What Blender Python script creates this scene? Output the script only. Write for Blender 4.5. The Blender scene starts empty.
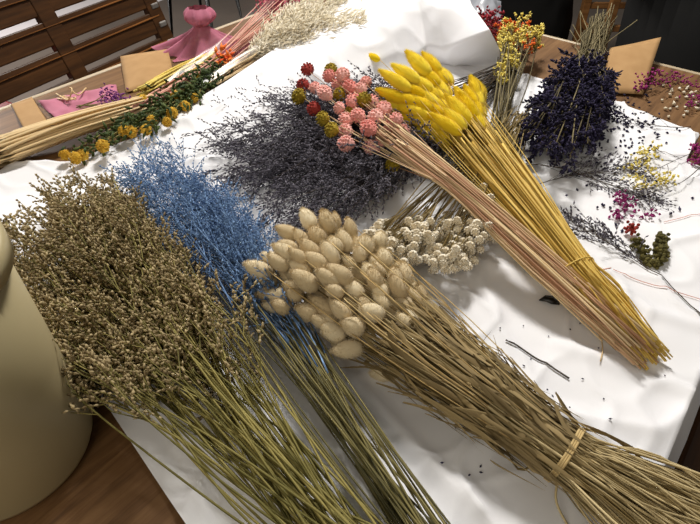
import bpy, math, random
import numpy as np
from mathutils import Vector, Matrix, noise

random.seed(11)
rng = np.random.default_rng(5)
C = bpy.context.scene.collection
R = math.radians

# ------------------------------------------------------------------ camera geometry
FOC, PITCH, H, TT = 560.0, R(42.3), 0.52, 0.75        # focal length (px), pitch down, camera above table, table height
_a = math.pi/2 - PITCH


def V(px, py, z=0.0):
    """world point at height z above the table top that the photograph shows at px, py"""
    x, y = (px-350)/FOC, -(py-262)/FOC
    d = Vector((x, y*math.cos(_a)+math.sin(_a), y*math.sin(_a)-math.cos(_a)))
    t = (H-z)/-d.z
    return Vector((d.x*t, d.y*t, TT+z))


cam = bpy.data.cameras.new('camera')
cam.sensor_width = 36
cam.lens = 36*FOC/700
cam.clip_start = 0.02
camo = bpy.data.objects.new('camera', cam)
C.objects.link(camo)
camo.location = (0, 0, TT+H)
camo.rotation_euler = (_a, 0, 0)
bpy.context.scene.camera = camo


# ------------------------------------------------------------------ materials
def lin(c):
    return tuple(((v/255)/12.92 if v/255 <= .04045 else ((v/255+.055)/1.055)**2.4) for v in c)+(1,)


def mat(name, c1, c2=None, scale=40, rough=.7, spec=.3, sheen=0, trans=0, alpha=1, metal=0, sss=0, bump=0, bscale=200, rnd=.5, coat=0, lo=.3, hi=.7, stretch=None, isl=True):
    m = bpy.data.materials.new(name)
    m.use_nodes = True
    nt = m.node_tree
    b = nt.nodes['Principled BSDF']
    b.inputs['Roughness'].default_value = rough
    b.inputs['Specular IOR Level'].default_value = spec
    b.inputs['Metallic'].default_value = metal
    b.inputs['Sheen Weight'].default_value = sheen
    b.inputs['Transmission Weight'].default_value = trans
    b.inputs['Alpha'].default_value = alpha
    b.inputs['Coat Weight'].default_value = coat
    if sss:
        b.inputs['Subsurface Weight'].default_value = sss
        b.inputs['Subsurface Radius'].default_value = (.02, .015, .01)
    tc = nt.nodes.new('ShaderNodeTexCoord')
    mp = nt.nodes.new('ShaderNodeMapping')
    nt.links.new(tc.outputs['Object'], mp.inputs['Vector'])
    if stretch:
        mp.inputs['Scale'].default_value = stretch
    n = nt.nodes.new('ShaderNodeTexNoise')
    n.inputs['Scale'].default_value = scale
    n.inputs['Detail'].default_value = 3
    nt.links.new(mp.outputs['Vector'], n.inputs['Vector'])
    oi = nt.nodes.new('ShaderNodeObjectInfo')
    ge = nt.nodes.new('ShaderNodeNewGeometry')
    ad = nt.nodes.new('ShaderNodeMath')
    ad.operation = 'ADD'
    fr = nt.nodes.new('ShaderNodeMath')
    fr.operation = 'FRACT'
    nt.links.new(oi.outputs['Random'], ad.inputs[0])
    if isl:
        nt.links.new(ge.outputs['Random Per Island'], ad.inputs[1])
    else:
        ad.inputs[1].default_value = 0
    nt.links.new(ad.outputs[0], fr.inputs[0])
    mx = nt.nodes.new('ShaderNodeMix')
    mx.data_type = 'FLOAT'
    mx.inputs[0].default_value = rnd
    nt.links.new(n.outputs['Fac'], mx.inputs[2])
    nt.links.new(fr.outputs[0], mx.inputs[3])
    cr = nt.nodes.new('ShaderNodeValToRGB')
    cr.color_ramp.elements[0].position = lo
    cr.color_ramp.elements[1].position = hi
    cr.color_ramp.elements[0].color = lin(c1)
    cr.color_ramp.elements[1].color = lin(c2 or c1)
    nt.links.new(mx.outputs[0], cr.inputs['Fac'])
    nt.links.new(cr.outputs['Color'], b.inputs['Base Color'])
    if bump:
        n2 = nt.nodes.new('ShaderNodeTexNoise')
        n2.inputs['Scale'].default_value = bscale
        n2.inputs['Detail'].default_value = 4
        nt.links.new(mp.outputs['Vector'], n2.inputs['Vector'])
        bp = nt.nodes.new('ShaderNodeBump')
        bp.inputs['Strength'].default_value = bump
        bp.inputs['Distance'].default_value = .003
        nt.links.new(n2.outputs['Fac'], bp.inputs['Height'])
        nt.links.new(bp.outputs['Normal'], b.inputs['Normal'])
    return m


def wood(name, c1, c2, c3, scale=6, rough=.55, axis=(1, 14, 14), spec=.35):
    m = bpy.data.materials.new(name)
    m.use_nodes = True
    nt = m.node_tree
    b = nt.nodes['Principled BSDF']
    b.inputs['Roughness'].default_value = rough
    b.inputs['Specular IOR Level'].default_value = spec
    tc = nt.nodes.new('ShaderNodeTexCoord')
    mp = nt.nodes.new('ShaderNodeMapping')
    mp.inputs['Scale'].default_value = axis
    nt.links.new(tc.outputs['Object'], mp.inputs['Vector'])
    n = nt.nodes.new('ShaderNodeTexNoise')
    n.inputs['Scale'].default_value = scale
    n.inputs['Detail'].default_value = 6
    n.inputs['Roughness'].default_value = .65
    n.inputs['Distortion'].default_value = .4
    nt.links.new(mp.outputs['Vector'], n.inputs['Vector'])
    cr = nt.nodes.new('ShaderNodeValToRGB')
    e = cr.color_ramp.elements
    e[0].position, e[1].position = .3, .72
    e[0].color, e[1].color = lin(c1), lin(c3)
    k = e.new(.5)
    k.color = lin(c2)
    nt.links.new(n.outputs['Fac'], cr.inputs['Fac'])
    nt.links.new(cr.outputs['Color'], b.inputs['Base Color'])
    bp = nt.nodes.new('ShaderNodeBump')
    bp.inputs['Strength'].default_value = .12
    bp.inputs['Distance'].default_value = .002
    nt.links.new(n.outputs['Fac'], bp.inputs['Height'])
    nt.links.new(bp.outputs['Normal'], b.inputs['Normal'])
    return m


M = dict(
    table=wood('brown wood table', (80, 54, 30), (114, 82, 50), (136, 102, 66), 5),
    edge=mat('pale table edge', (205, 190, 165), (185, 168, 140), rough=.35, spec=.5),
    table_leg=wood('dark table leg', (50, 34, 22), (66, 46, 30), (80, 56, 36)),
    floor=mat('grey brown floor', (92, 84, 78), (112, 102, 94), scale=3, rough=.5, bump=.1),
    wall=mat('grey wall', (120, 114, 108), (112, 106, 100), scale=2, rough=.8),
    pale=mat('lit floor patch', (225, 220, 222), (205, 200, 202), scale=6, rough=.7),  # brightness of the lit floor put into the colour
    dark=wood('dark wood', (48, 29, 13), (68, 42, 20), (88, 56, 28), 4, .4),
    dark_lit=wood('lit brown wood', (96, 58, 24), (130, 82, 38), (154, 100, 52), 4, .4),  # lit copy of the dark wood, light mixed into its colour
    oak=wood('warm oak', (100, 66, 34), (135, 92, 50), (150, 106, 62), 4, .4),
    black=mat('black plastic', (9, 9, 9), (14, 13, 12), rough=.8, spec=.12),
    blackmetal=mat('black metal', (14, 13, 13), (22, 20, 20), rough=.4, spec=.5),
    red=mat('red plastic', (176, 20, 30), (150, 14, 24), rough=.4),
    paper=mat('white wrapping paper', (245, 245, 248), (238, 238, 242), scale=5, rough=.62, spec=.25, bump=.12, bscale=26, rnd=0),
    kraft=mat('kraft paper', (182, 146, 102), (168, 132, 90), scale=30, rough=.8, spec=.15, rnd=.2),
    tissue=mat('pink mesh tissue', (172, 92, 116), (196, 122, 144), scale=60, rough=.8, alpha=.86),
    bucket=mat('cream plastic', (196, 182, 144), (186, 172, 132), scale=4, rough=.38, spec=.45, rnd=0),
    handle2=mat('pale grey peg', (150, 146, 142), (130, 126, 122), rough=.5),
    handle=mat('grey wire', (150, 150, 150), rough=.3, metal=1),
    casp_stem=mat('olive stem', (104, 98, 48), (160, 148, 86), scale=14, rough=.7),
    casp_fl=mat('brown beige florets', (96, 78, 48), (206, 186, 142), scale=150, rough=.85, rnd=.2),
    blue_fl=mat('blue dyed florets', (58, 88, 134), (146, 180, 222), scale=130, rough=.8, rnd=.25),
    blue_stem=mat('olive grey stem', (86, 82, 52), (142, 132, 84), scale=14, rough=.7),
    grey_fl=mat('grey lavender florets', (50, 47, 56), (136, 132, 144), scale=120, rough=.85, rnd=.25),
    grey_stem=mat('dark grey brown stem', (56, 48, 42), (92, 80, 68), scale=14, rough=.8),
    bunny=mat('beige fluff', (204, 184, 146), (236, 222, 190), scale=60, rough=.95, spec=.05, sheen=.25, rnd=.75, lo=.15, hi=.85, isl=False),
    bunny_stem=mat('straw olive stem', (108, 90, 50), (216, 196, 148), scale=12, rough=.7, rnd=.7, lo=.2, hi=.85),
    bunny_leaf=mat('dry olive leaf', (98, 82, 50), (172, 150, 106), scale=25, rough=.75, rnd=.7, lo=.15, hi=.85),
    yellow=mat('yellow fluff', (236, 202, 20), (252, 230, 74), scale=50, rough=.95, spec=.05, sheen=.2, rnd=.7, lo=.15, hi=.85, isl=False),
    yellow_stem=mat('golden straw', (176, 140, 52), (238, 206, 112), scale=14, rough=.6, rnd=.75, lo=.1, hi=.9),
    pink=mat('pink petals', (228, 140, 130), (248, 190, 180), scale=90, rough=.85, sheen=.2, rnd=.7, lo=.15, hi=.85, isl=False),
    redfl=mat('brick red petals', (136, 44, 38), (172, 66, 58), scale=90, rough=.85),
    olive=mat('mustard olive petals', (136, 116, 26), (178, 154, 52), scale=90, rough=.85),
    pink_stem=mat('straw and rose stem', (176, 126, 96), (238, 214, 168), scale=12, rough=.65, rnd=.75, lo=.1, hi=.9),
    cream=mat('cream buds', (222, 208, 180), (244, 237, 220), scale=150, rough=.85, rnd=.4, sss=0),
    cream_stem=mat('khaki stem', (110, 92, 54), (176, 154, 104), scale=14, rough=.75, rnd=.7, lo=.1, hi=.9),
    navy=mat('navy purple petals', (18, 15, 30), (54, 48, 82), scale=150, rough=.85, rnd=.25),
    navy_stem=mat('grey green stem', (78, 70, 48), (138, 126, 92), scale=14, rough=.8, rnd=.7, lo=.1, hi=.9),
    smallyel=mat('soft yellow petals', (216, 192, 76), (242, 226, 134), scale=120, rough=.85, rnd=.3),
    orange=mat('orange red petals', (214, 76, 30), (236, 130, 50), scale=120, rough=.85),
    crimson=mat('crimson petals', (104, 20, 34), (160, 50, 60), scale=120, rough=.85),
    magenta=mat('magenta petals', (112, 22, 78), (170, 62, 128), scale=160, rough=.85, rnd=.3),
    violet=mat('violet petals', (92, 40, 104), (150, 86, 150), scale=160, rough=.85, rnd=.3),
    button=mat('mustard button', (188, 140, 30), (226, 184, 70), scale=260, rough=.9, rnd=.3, bump=.6, bscale=500),
    green=mat('dark green leaves', (40, 58, 26), (84, 98, 46), scale=60, rough=.7, rnd=.3),
    sedum=mat('olive brown buds', (62, 58, 28), (112, 104, 56), scale=200, rough=.9, rnd=.3),
    straw=mat('pale straw', (212, 182, 132), (238, 214, 170), scale=14, rough=.6, rnd=.7, lo=.1, hi=.9),
    paleyellow=mat('bright yellow straw', (208, 180, 70), (238, 216, 120), scale=14, rough=.6, rnd=.7, lo=.1, hi=.9),
    rose_stem=mat('rose pink stem', (206, 136, 122), (236, 190, 170), scale=14, rough=.6, rnd=.7, lo=.1, hi=.9),
    rose_fl=mat('dusty rose plume', (176, 70, 92), (214, 120, 134), scale=140, rough=.9),
    plume=mat('cream plume', (222, 208, 178), (244, 236, 216), scale=60, rough=.95, spec=.05, sheen=.3),
    twine=mat('straw twine', (176, 146, 92), (216, 190, 136), scale=120, rough=.85),
    twig=mat('dark twig', (60, 50, 42), (100, 86, 70), scale=30, rough=.8),
    lightblue=mat('clear grey plastic', (150, 154, 164), (190, 194, 204), scale=20, rough=.25, spec=.6, alpha=.7),
)


def cello():
    m = bpy.data.materials.new('cellophane')
    m.use_nodes = True
    nt = m.node_tree
    nt.nodes.clear()
    o = nt.nodes.new('ShaderNodeOutputMaterial')
    t = nt.nodes.new('ShaderNodeBsdfTransparent')
    g = nt.nodes.new('ShaderNodeBsdfGlossy')
    g.inputs['Roughness'].default_value = .25
    x = nt.nodes.new('ShaderNodeMixShader')
    x.inputs[0].default_value = .035
    nt.links.new(t.outputs[0], x.inputs[1])
    nt.links.new(g.outputs[0], x.inputs[2])
    nt.links.new(x.outputs[0], o.inputs[0])
    return m


M['cello'] = cello()

# ------------------------------------------------------------------ mesh builder
OCT_V = np.array([(0, 0, 0), (.5, 0, .45), (0, .5, .45), (-.5, 0, .45), (0, -.5, .45), (0, 0, 1.)])
OCT_F = [(0, 2, 1), (0, 3, 2), (0, 4, 3), (0, 1, 4), (5, 1, 2), (5, 2, 3), (5, 3, 4), (5, 4, 1)]


def frame(d):
    d = d.normalized()
    u = d.cross(Vector((0, 0, 1))) if abs(d.z) < .95 else d.cross(Vector((1, 0, 0)))
    u.normalize()
    return d, u, u.cross(d).normalized()


class MB:
    def __init__(s):
        s.v, s.f, s.fl = [], [], []

    def tube(s, pts, r, n=4, cap=True):
        pts = [Vector(p) for p in pts]
        L = len(pts)
        b = len(s.v)
        u = None
        for i, p in enumerate(pts):
            d = pts[min(i+1, L-1)]-pts[max(i-1, 0)]
            if d.length < 1e-9:
                d = Vector((0, 0, 1))
            d.normalize()
            if u is None:
                _, u, w = frame(d)
            else:
                u = u-d*u.dot(d)
                u.normalize()
                w = d.cross(u)
            rr = r[i] if isinstance(r, (list, tuple)) else r
            for k in range(n):
                a = 2*math.pi*k/n
                s.v.append(p+u*(rr*math.cos(a))+w*(rr*math.sin(a)))
        for i in range(L-1):
            for k in range(n):
                a, c = b+i*n+k, b+i*n+(k+1) % n
                s.f.append((a, c, c+n, a+n))
        if cap:
            s.f.append(tuple(b+k for k in range(n-1, -1, -1)))
            s.f.append(tuple(b+(L-1)*n+k for k in range(n)))

    def ribbon(s, pts, w, side, fold=.25):
        pts = [Vector(p) for p in pts]
        b = len(s.v)
        L = len(pts)
        for i, p in enumerate(pts):
            t = i/(L-1)
            ww = w*math.sin(math.pi*min(1, .12+.88*(1-t)**.8))*.5+w*.05
            d = (pts[min(i+1, L-1)]-pts[max(i-1, 0)]).normalized()
            sd = (side-d*side.dot(d)).normalized()
            up = sd.cross(d)
            s.v += [p-sd*ww+up*ww*fold, p.copy(), p+sd*ww+up*ww*fold]
        for i in range(L-1):
            a = b+i*3
            s.f += [(a, a+1, a+4, a+3), (a+1, a+2, a+5, a+4)]

    def box(s, lo, hi, mtx=None):
        b = len(s.v)
        for z in (lo[2], hi[2]):
            for x, y in ((lo[0], lo[1]), (hi[0], lo[1]), (hi[0], hi[1]), (lo[0], hi[1])):
                p = Vector((x, y, z))
                s.v.append(mtx @ p if mtx else p)
        for q in ((3, 2, 1, 0), (4, 5, 6, 7), (0, 1, 5, 4), (1, 2, 6, 5), (2, 3, 7, 6), (3, 0, 4, 7)):
            s.f.append(tuple(b+i for i in q))

    def lathe(s, prof, n=32, c=(0, 0, 0), axis=None):
        c = Vector(c)
        if axis is None:
            d, u, w = Vector((0, 0, 1)), Vector((1, 0, 0)), Vector((0, 1, 0))
        else:
            d, u, w = frame(axis)
            w = d.cross(u)
        b = len(s.v)
        for r, z in prof:
            for k in range(n):
                a = 2*math.pi*k/n
                s.v.append(c+d*z+u*(r*math.cos(a))+w*(r*math.sin(a)))
        for i in range(len(prof)-1):
            for k in range(n):
                a, e = b+i*n+k, b+i*n+(k+1) % n
                s.f.append((a, e, e+n, a+n))

    def ball(s, c, d, L, r, n=8, m=6, jit=0):
        prof = []
        for i in range(m+1):
            t = i/m
            rr = max(r*math.sin(math.pi*t)**.8, 1e-4)
            prof.append((rr*(1+random.uniform(-jit, jit)), (t-.5)*L))
        s.lathe(prof, n, c, d)

    def floret(s, p, d, L, w):
        s.fl.append((p.x, p.y, p.z, d.x, d.y, d.z, L, w))

    def grid(s, P):
        """P: rows of points"""
        b = len(s.v)
        nr, nc = len(P), len(P[0])
        for row in P:
            s.v += [Vector(p) for p in row]
        for i in range(nr-1):
            for j in range(nc-1):
                a = b+i*nc+j
                s.f.append((a, a+1, a+nc+1, a+nc))

    def mesh(s, name, m, off=None, smooth=True):
        v = [tuple(p) for p in s.v]
        f = list(s.f)
        if s.fl:
            A = np.array(s.fl)
            d = A[:, 3:6]/np.maximum(np.linalg.norm(A[:, 3:6], axis=1, keepdims=True), 1e-9)
            ref = np.where(np.abs(d[:, 2:3]) < .9, np.array([[0, 0, 1.]]), np.array([[1., 0, 0]]))
            u = np.cross(d, ref)
            u /= np.linalg.norm(u, axis=1, keepdims=True)
            w = np.cross(u, d)
            T = OCT_V
            X = (A[:, None, :3]+T[None, :, 0:1]*A[:, None, 7:8]*u[:, None]+T[None, :, 1:2]*A[:, None, 7:8]*w[:, None]+T[None, :, 2:3]*A[:, None, 6:7]*d[:, None])
            b = len(v)
            v += [tuple(q) for q in X.reshape(-1, 3).tolist()]
            F = (np.array(OCT_F)[None]+(b+6*np.arange(len(A)))[:, None, None]).reshape(-1, 3)
            f += [tuple(q) for q in F.tolist()]
        if off is not None:
            v = [(p[0]-off[0], p[1]-off[1], p[2]-off[2]) for p in v]
        me = bpy.data.meshes.new(name)
        me.from_pydata(v, [], f)
        if smooth:
            me.polygons.foreach_set('use_smooth', [True]*len(me.polygons))
        me.materials.append(m)
        me.update()
        return me


def root_loc(o):
    while o.parent is not None:
        o = o.parent
    return Vector(o.location)


def build(name, mb, m, parent=None, local=False, smooth=True):
    off = None if (parent is None or local) else root_loc(parent)
    o = bpy.data.objects.new(name, mb.mesh(name, m, off, smooth))
    C.objects.link(o)
    o.parent = parent
    return o


def single(name, mb, m, loc, smooth=True):
    """a thing that is one mesh, its origin at loc"""
    o = bpy.data.objects.new(name, mb.mesh(name, m, loc, smooth))
    o.location = loc
    C.objects.link(o)
    return o


def tag(o, label, cat, group=None, kind=None):
    o['label'] = label
    o['category'] = cat
    if group:
        o['group'] = group
    if kind:
        o['kind'] = kind
    return o


def thing(name, loc, label, cat, group=None, rz=0):
    o = bpy.data.objects.new(name, None)
    o.empty_display_size = .05
    C.objects.link(o)
    o.location = loc
    o.rotation_euler = (0, 0, rz)
    return tag(o, label, cat, group)


def bevel(o, w=.004, seg=2):
    md = o.modifiers.new('bevel', 'BEVEL')
    md.width = w
    md.segments = seg
    md.limit_method = 'ANGLE'
    return o


def solid(o, t):
    md = o.modifiers.new('thickness', 'SOLIDIFY')
    md.thickness = t
    md.offset = 0
    return o


def U(a, b):
    return random.uniform(a, b)


def rv(s=1.0):
    return Vector((random.gauss(0, s), random.gauss(0, s), random.gauss(0, s)))


def spline(ctrl, n=10):
    """Catmull-Rom through the control points"""
    P = [Vector(p) for p in ctrl]
    if len(P) == 2:
        return [P[0].lerp(P[1], i/(n-1)) for i in range(n)]
    P = [P[0]*2-P[1]]+P+[P[-1]*2-P[-2]]
    segs = len(P)-3
    out = []
    for i in range(n):
        t = i/(n-1)*segs
        k = min(int(t), segs-1)
        t -= k
        a, b, c, d = P[k:k+4]
        out.append(.5*((2*b)+(c-a)*t+(2*a-5*b+4*c-d)*t*t+(3*b-a-3*c+d)*t**3))
    return out


def at(pts, t):
    x = t*(len(pts)-1)
    k = min(int(x), len(pts)-2)
    return pts[k].lerp(pts[k+1], x-k)


def clampz(p, z=TT+.006):
    p = Vector(p)
    if p.z < TT+.022:
        z = max(z, TT+PZ(p)+.0022)
    return Vector((p.x, p.y, max(p.z, z)))


# ------------------------------------------------------------------ lights
def area(name, loc, target, size, energy, col, sy=None):
    l = bpy.data.lights.new(name, 'AREA')
    l.energy = energy
    l.color = col
    l.size = size
    if sy:
        l.shape = 'RECTANGLE'
        l.size_y = sy
    o = bpy.data.objects.new(name, l)
    C.objects.link(o)
    o.location = loc
    o.rotation_euler = (Vector(target)-Vector(loc)).to_track_quat('-Z', 'Y').to_euler()
    return o


area('ceiling_lamp', (.12, 2.15, 2.85), (.1, .8, .75), .5, 75, (1, .96, .9))
area('bounce_fill', (-.9, -1.4, 2.5), (-.2, .4, .75), 1.4, 17, (1, .9, .74))  # added fill standing in for light bounced around the room
area('bench_fill', (-2.3, 2.7, 1.6), (-1.8, 2.1, 0), .4, 42, (1, .95, .92))  # added light, brightens the floor behind the bench
w = bpy.data.worlds.new('world')
bpy.context.scene.world = w
w.use_nodes = True
w.node_tree.nodes['Background'].inputs[0].default_value = (1, .94, .84, 1)
w.node_tree.nodes['Background'].inputs[1].default_value = .17
vs = bpy.context.scene.view_settings
vs.view_transform = 'Standard'
vs.look = 'None'
vs.exposure = 0

# ------------------------------------------------------------------ setting and table
mb = MB()
mb.box((-6, -4, -.05), (6, 8, 0))
fl = build('floor', mb, M['floor'], smooth=False)
fl['kind'] = 'structure'
for nm, lo, hi in (('wall_back', (-6, 8, 0), (6, 8.1, 2.8)), ('wall_left', (-6.1, -4, 0), (-6, 8, 2.8)), ('wall_right', (6, -4, 0), (6.1, 8, 2.8))):
    mb = MB()
    mb.box(lo, hi)
    build(nm, mb, M['wall'], smooth=False)['kind'] = 'structure'

E1 = Vector((.627, .779, 0)).normalized()      # along the table
E2 = Vector((.779, -.627, 0)).normalized()     # across it, towards the photographer
RZ = math.atan2(E1.y, E1.x)


def S(a, n, z=0):
    """a along the table, n across, z above the table top"""
    return E1*a+E2*n+Vector((0, 0, TT+z))


A0, A1, N0, N1 = -.55, V(620, 54).dot(E1), V(130, 61).dot(E2), V(668, 430).dot(E2)
tl = thing('work_table', (*(S((A0+A1)/2, (N0+N1)/2))[:2], 0), 'large brown wooden work table with a pale edge, under all the flowers', 'table', rz=RZ)
hx, hy = (A1-A0)/2, (N1-N0)/2
mb = MB()
mb.box((-hx+.006, -hy+.006, TT-.03), (hx-.006, hy-.006, TT))
bevel(build('tabletop', mb, M['table'], tl, True, False), .002)
for q in range(4):
    mb = MB()
    if q < 2:
        sx = (-1, 1)[q]
        mb.box((sx*hx-.006, -hy, TT-.032), (sx*hx+.006, hy, TT+.001))
    else:
        sy = (-1, 1)[q-2]
        mb.box((-hx+.006, sy*hy-.006, TT-.032), (hx-.006, sy*hy+.006, TT+.001))
    o = bevel(build('edge_strip', mb, M['edge'], tl, True, False), .003)
    o['label'] = 'pale edging strip'
for sx in (-1, 1):
    for sy in (-1, 1):
        mb = MB()
        mb.tube([(sx*(hx-.1), sy*(hy-.1), 0), (sx*(hx-.1), sy*(hy-.1), TT-.03)], [.028, .04], 4)
        build('leg', mb, M['table_leg'], tl, True, False)
mb = MB()
for sy in (-1, 1):
    mb.box((-hx+.1, sy*(hy-.1)-.012, TT-.11), (hx-.1, sy*(hy-.1)+.012, TT-.03))
for sx in (-1, 1):
    mb.box((sx*(hx-.1)-.012, -hy+.1, TT-.11), (sx*(hx-.1)+.012, hy-.1, TT-.03))
build('apron', mb, M['table_leg'], tl, True, False)


# ------------------------------------------------------------------ the white paper
def poly(pts, t):
    """point at share t of a polyline's length"""
    ls = [(pts[i+1]-pts[i]).length for i in range(len(pts)-1)]
    x = t*sum(ls)
    for i, l in enumerate(ls):
        if x <= l or i == len(ls)-1:
            return pts[i].lerp(pts[i+1], min(1, x/max(l, 1e-9)))
        x -= l


farleft = [V(-45, 205, .002), V(10, 163, .003), V(75, 161, .006), V(100, 150, .012), V(130, 139, .014), V(225, 82, .036), V(340, 5, .085), V(400, -24, .12), V(462, -8, .125)]
farright = [V(462, -8, .125), V(490, 30, .115), V(506, 62, .03), V(526, 75, .003), V(620, 103, .002), V(700, 134, .002), S(1.0, N1-.13, .002), S(1.0, N1+.006, .002), S(1.0, N1+.04, -.03)]
_p, _q = V(95, 388, .002), V(185, 524, .002)
_e = _q+(_q-_p)*((N1+.006-_q.dot(E2))/(_q-_p).dot(E2))
_f = Vector((*(_e+E2*.045)[:2], TT-.05))
nearleft = [V(-45, 205, .002), _p, _q, _e, _f]
nearright = [_f, S(.3, N1+.05, -.05), S(.52, N1+.05, -.06), S(.62, N1+.045, -.04), S(.8, N1+.05, -.06), S(1.0, N1+.04, -.03)]
NU, NV = 250, 230
P00, P10, P11, P01 = nearleft[0], farleft[-1], farright[-1], nearleft[-1]


def coons(u, v):
    c1, c2 = poly(farleft, u), poly(nearright, u)          # u along the table
    d1, d2 = poly(nearleft, v), poly(farright, v)          # v across
    return (c1*(1-v)+c2*v)+(d1*(1-u)+d2*u)-(P00*(1-u)*(1-v)+P10*u*(1-v)+P01*(1-u)*v+P11*u*v)


CR = [(V(285, 318), V(470, 515)), (V(430, 250), V(700, 330)), (V(480, 365), V(640, 470)), (V(560, 350), V(690, 400)), (V(345, 95), V(300, 50)), (V(348, 92), V(430, 150)), (V(380, 60), V(420, 40)), (V(225, 120), V(270, 200))]


def crease(p, ab):
    a, b = Vector(ab[0][:2]), Vector(ab[1][:2])
    q = Vector(p[:2])
    d = b-a
    t = max(0, min(1, (q-a).dot(d)/d.length_squared))
    nrm = Vector((-d.y, d.x)).normalized()
    side = (q-a).dot(nrm)
    dist = (q-a-d*t).length
    return math.exp(-(dist/.012)**2), side




def PZ(p):
    """height of the creased paper above the table top"""
    p = Vector((p.x, p.y, 0))
    z = .003+noise.noise(Vector((p.x*7, p.y*7, .3)))*.004+abs(noise.noise(Vector((p.x*13, p.y*13, 3.3))))*.0045
    z += abs(noise.noise(Vector((p.x*4+3, p.y*4, 9.3))))*.006
    z += (1-min(1, abs(noise.noise(Vector((p.x*6.5+noise.noise(p*9)*.5, p.y*6.5, 21))))*2.2))**7*.006
    z += (1-min(1, abs(noise.noise(Vector((p.x*11, p.y*11+noise.noise(p*7)*.5, 41))))*2.2))**6*.0035
    for ci, ab in enumerate(CR):
        e, sd = crease(p, ab)
        if ci == 0:
            z += e**.06*.004*(.5+.5*math.tanh(sd/.004))
        z += e*.006*(1 if ci % 2 == 0 else .8)
    return max(.0018, z)


rows = []
for j in range(NV+1):
    row = []
    for i in range(NU+1):
        u, v = i/NU, j/NV
        p = coons(u, v)
        n_ = p.dot(E2)
        base = p.z-TT
        if n_ < N1+.009:
            # raised far edge falls off quickly into the flat sheet
            k = max(0, 1-v/.42)
            base = base if v < .001 else max(.0015, base)
            z = PZ(p)
            edge = poly(farleft, u).z-TT
            vv = max(0, min(1, (v-.12-.02*noise.noise(Vector((u*7, 2, 4))))/(.13+.03*noise.noise(Vector((u*9, 0, 4))))))
            rise = max(0, edge-.006)*(1-vv*vv*(3-2*vv))*(1+.25*noise.noise(Vector((p.x*8, p.y*8, 7)))*min(1, v*20))
            re = poly(farright, v).z-TT if u > .6 else 0
            p.z = TT+z+rise
            if v == 0:
                p.z = max(TT+edge, TT+.002)
            if u == 1:
                p.z = max(TT+.002, farright[0].z if v == 0 else poly(farright, v).z)
            elif u > .9 and v > 0:
                w_ = (u-.9)/.1
                p.z = p.z*(1-w_)+w_*max(p.z, poly(farright, v).z)
        else:
            over = n_-N1-.009
            p = p-E2*over*.6
            p.z = TT+.004-over*1.2-abs(noise.noise(Vector((p.x*9, p.y*9, 1))))*.012*min(1, over*40)
        row.append(p)
    rows.append(row)
mb = MB()
mb.grid(rows)
pa = single('wrapping_paper', mb, M['paper'], V(400, 300))
tag(pa, 'big creased sheet of white wrapping paper spread over the table', 'paper')


# ------------------------------------------------------------------ sheets
def quad_sheet(name, corners, m, label, cat, n=10, amp=.004, fr=12, th=.0006, bulge=0, lift=0):
    a, b, c, d = [V(*q) for q in corners]
    rows = []
    for j in range(n+1):
        row = []
        for i in range(n+1):
            u, v = i/n, j/n
            p = a*(1-u)*(1-v)+b*u*(1-v)+c*u*v+d*(1-u)*v
            p.z += noise.noise(Vector((p.x*fr, p.y*fr, len(name))))*amp+bulge*math.sin(math.pi*u)*math.sin(math.pi*v)
            p.z = max(p.z, TT+.0015+lift)
            row.append(p)
        rows.append(row)
    mb = MB()
    mb.grid(rows)
    o = single(name, mb, m, (a+b+c+d)/4)
    solid(o, th)
    return tag(o, label, cat)


quad_sheet('kraft_card', [(120, 56, .004), (168, 50, .012), (175, 79, .006), (126, 93, .003)], M['kraft'], 'brown kraft paper card beside the bright yellow straw bundle', 'paper', bulge=.006)
quad_sheet('kraft_card', [(11, 104, .003), (32, 97, .003), (50, 126, .014), (28, 137, .01)], M['kraft'], 'small brown kraft card left of the flat pink tissue', 'paper')
quad_sheet('kraft_paper', [(610, 48, .03), (661, 38, .045), (643, 94, .006), (600, 93, .004)], M['kraft'], 'brown kraft paper sheet behind the navy purple bunch', 'paper', bulge=.006)
quad_sheet('tissue', [(38, 102, .002), (116, 84, .003), (121, 108, .006), (66, 129, .006)], M['tissue'], 'flat piece of pink mesh tissue under the violet sprig', 'tissue', n=24, amp=.008, fr=40)

# gathered pink tissue
mb = MB()
knot = V(201, 26, .06)
rows = []
for j in range(15):
    t = j/14
    row = []
    for i in range(61):
        a = 2*math.pi*i/60
        pl = 1+.22*math.sin(a*11+math.sin(a*3)*1.5)*t
        r = (.013+.078*t**1.2)*pl
        cx = knot.lerp(V(212, 52, .0), t)
        p = cx+Vector((math.cos(a)*r*1.35, math.sin(a)*r*.7, 0))
        p.z = max(TT+.003, p.z+math.sin(a*7)*.006*t)
        row.append(p)
    rows.append(row)
mb.grid(rows)
rows = []
for j in range(9):
    t = j/8
    row = []
    for i in range(41):
        a = 2*math.pi*i/40
        r = (.012+.022*math.sin(math.pi*t*.85))*(1+.14*math.sin(a*7))
        p = knot+Vector((-.004*t, .02*t, .034*t))+Vector((math.cos(a)*r, math.sin(a)*r*.8, 0))
        row.append(p)
    rows.append(row)
mb.grid(rows)
o = single('tissue', mb, M['tissue'], V(205, 48))
tag(o, 'gathered pink mesh tissue standing up like a skirt near the table edge', 'tissue')

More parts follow.
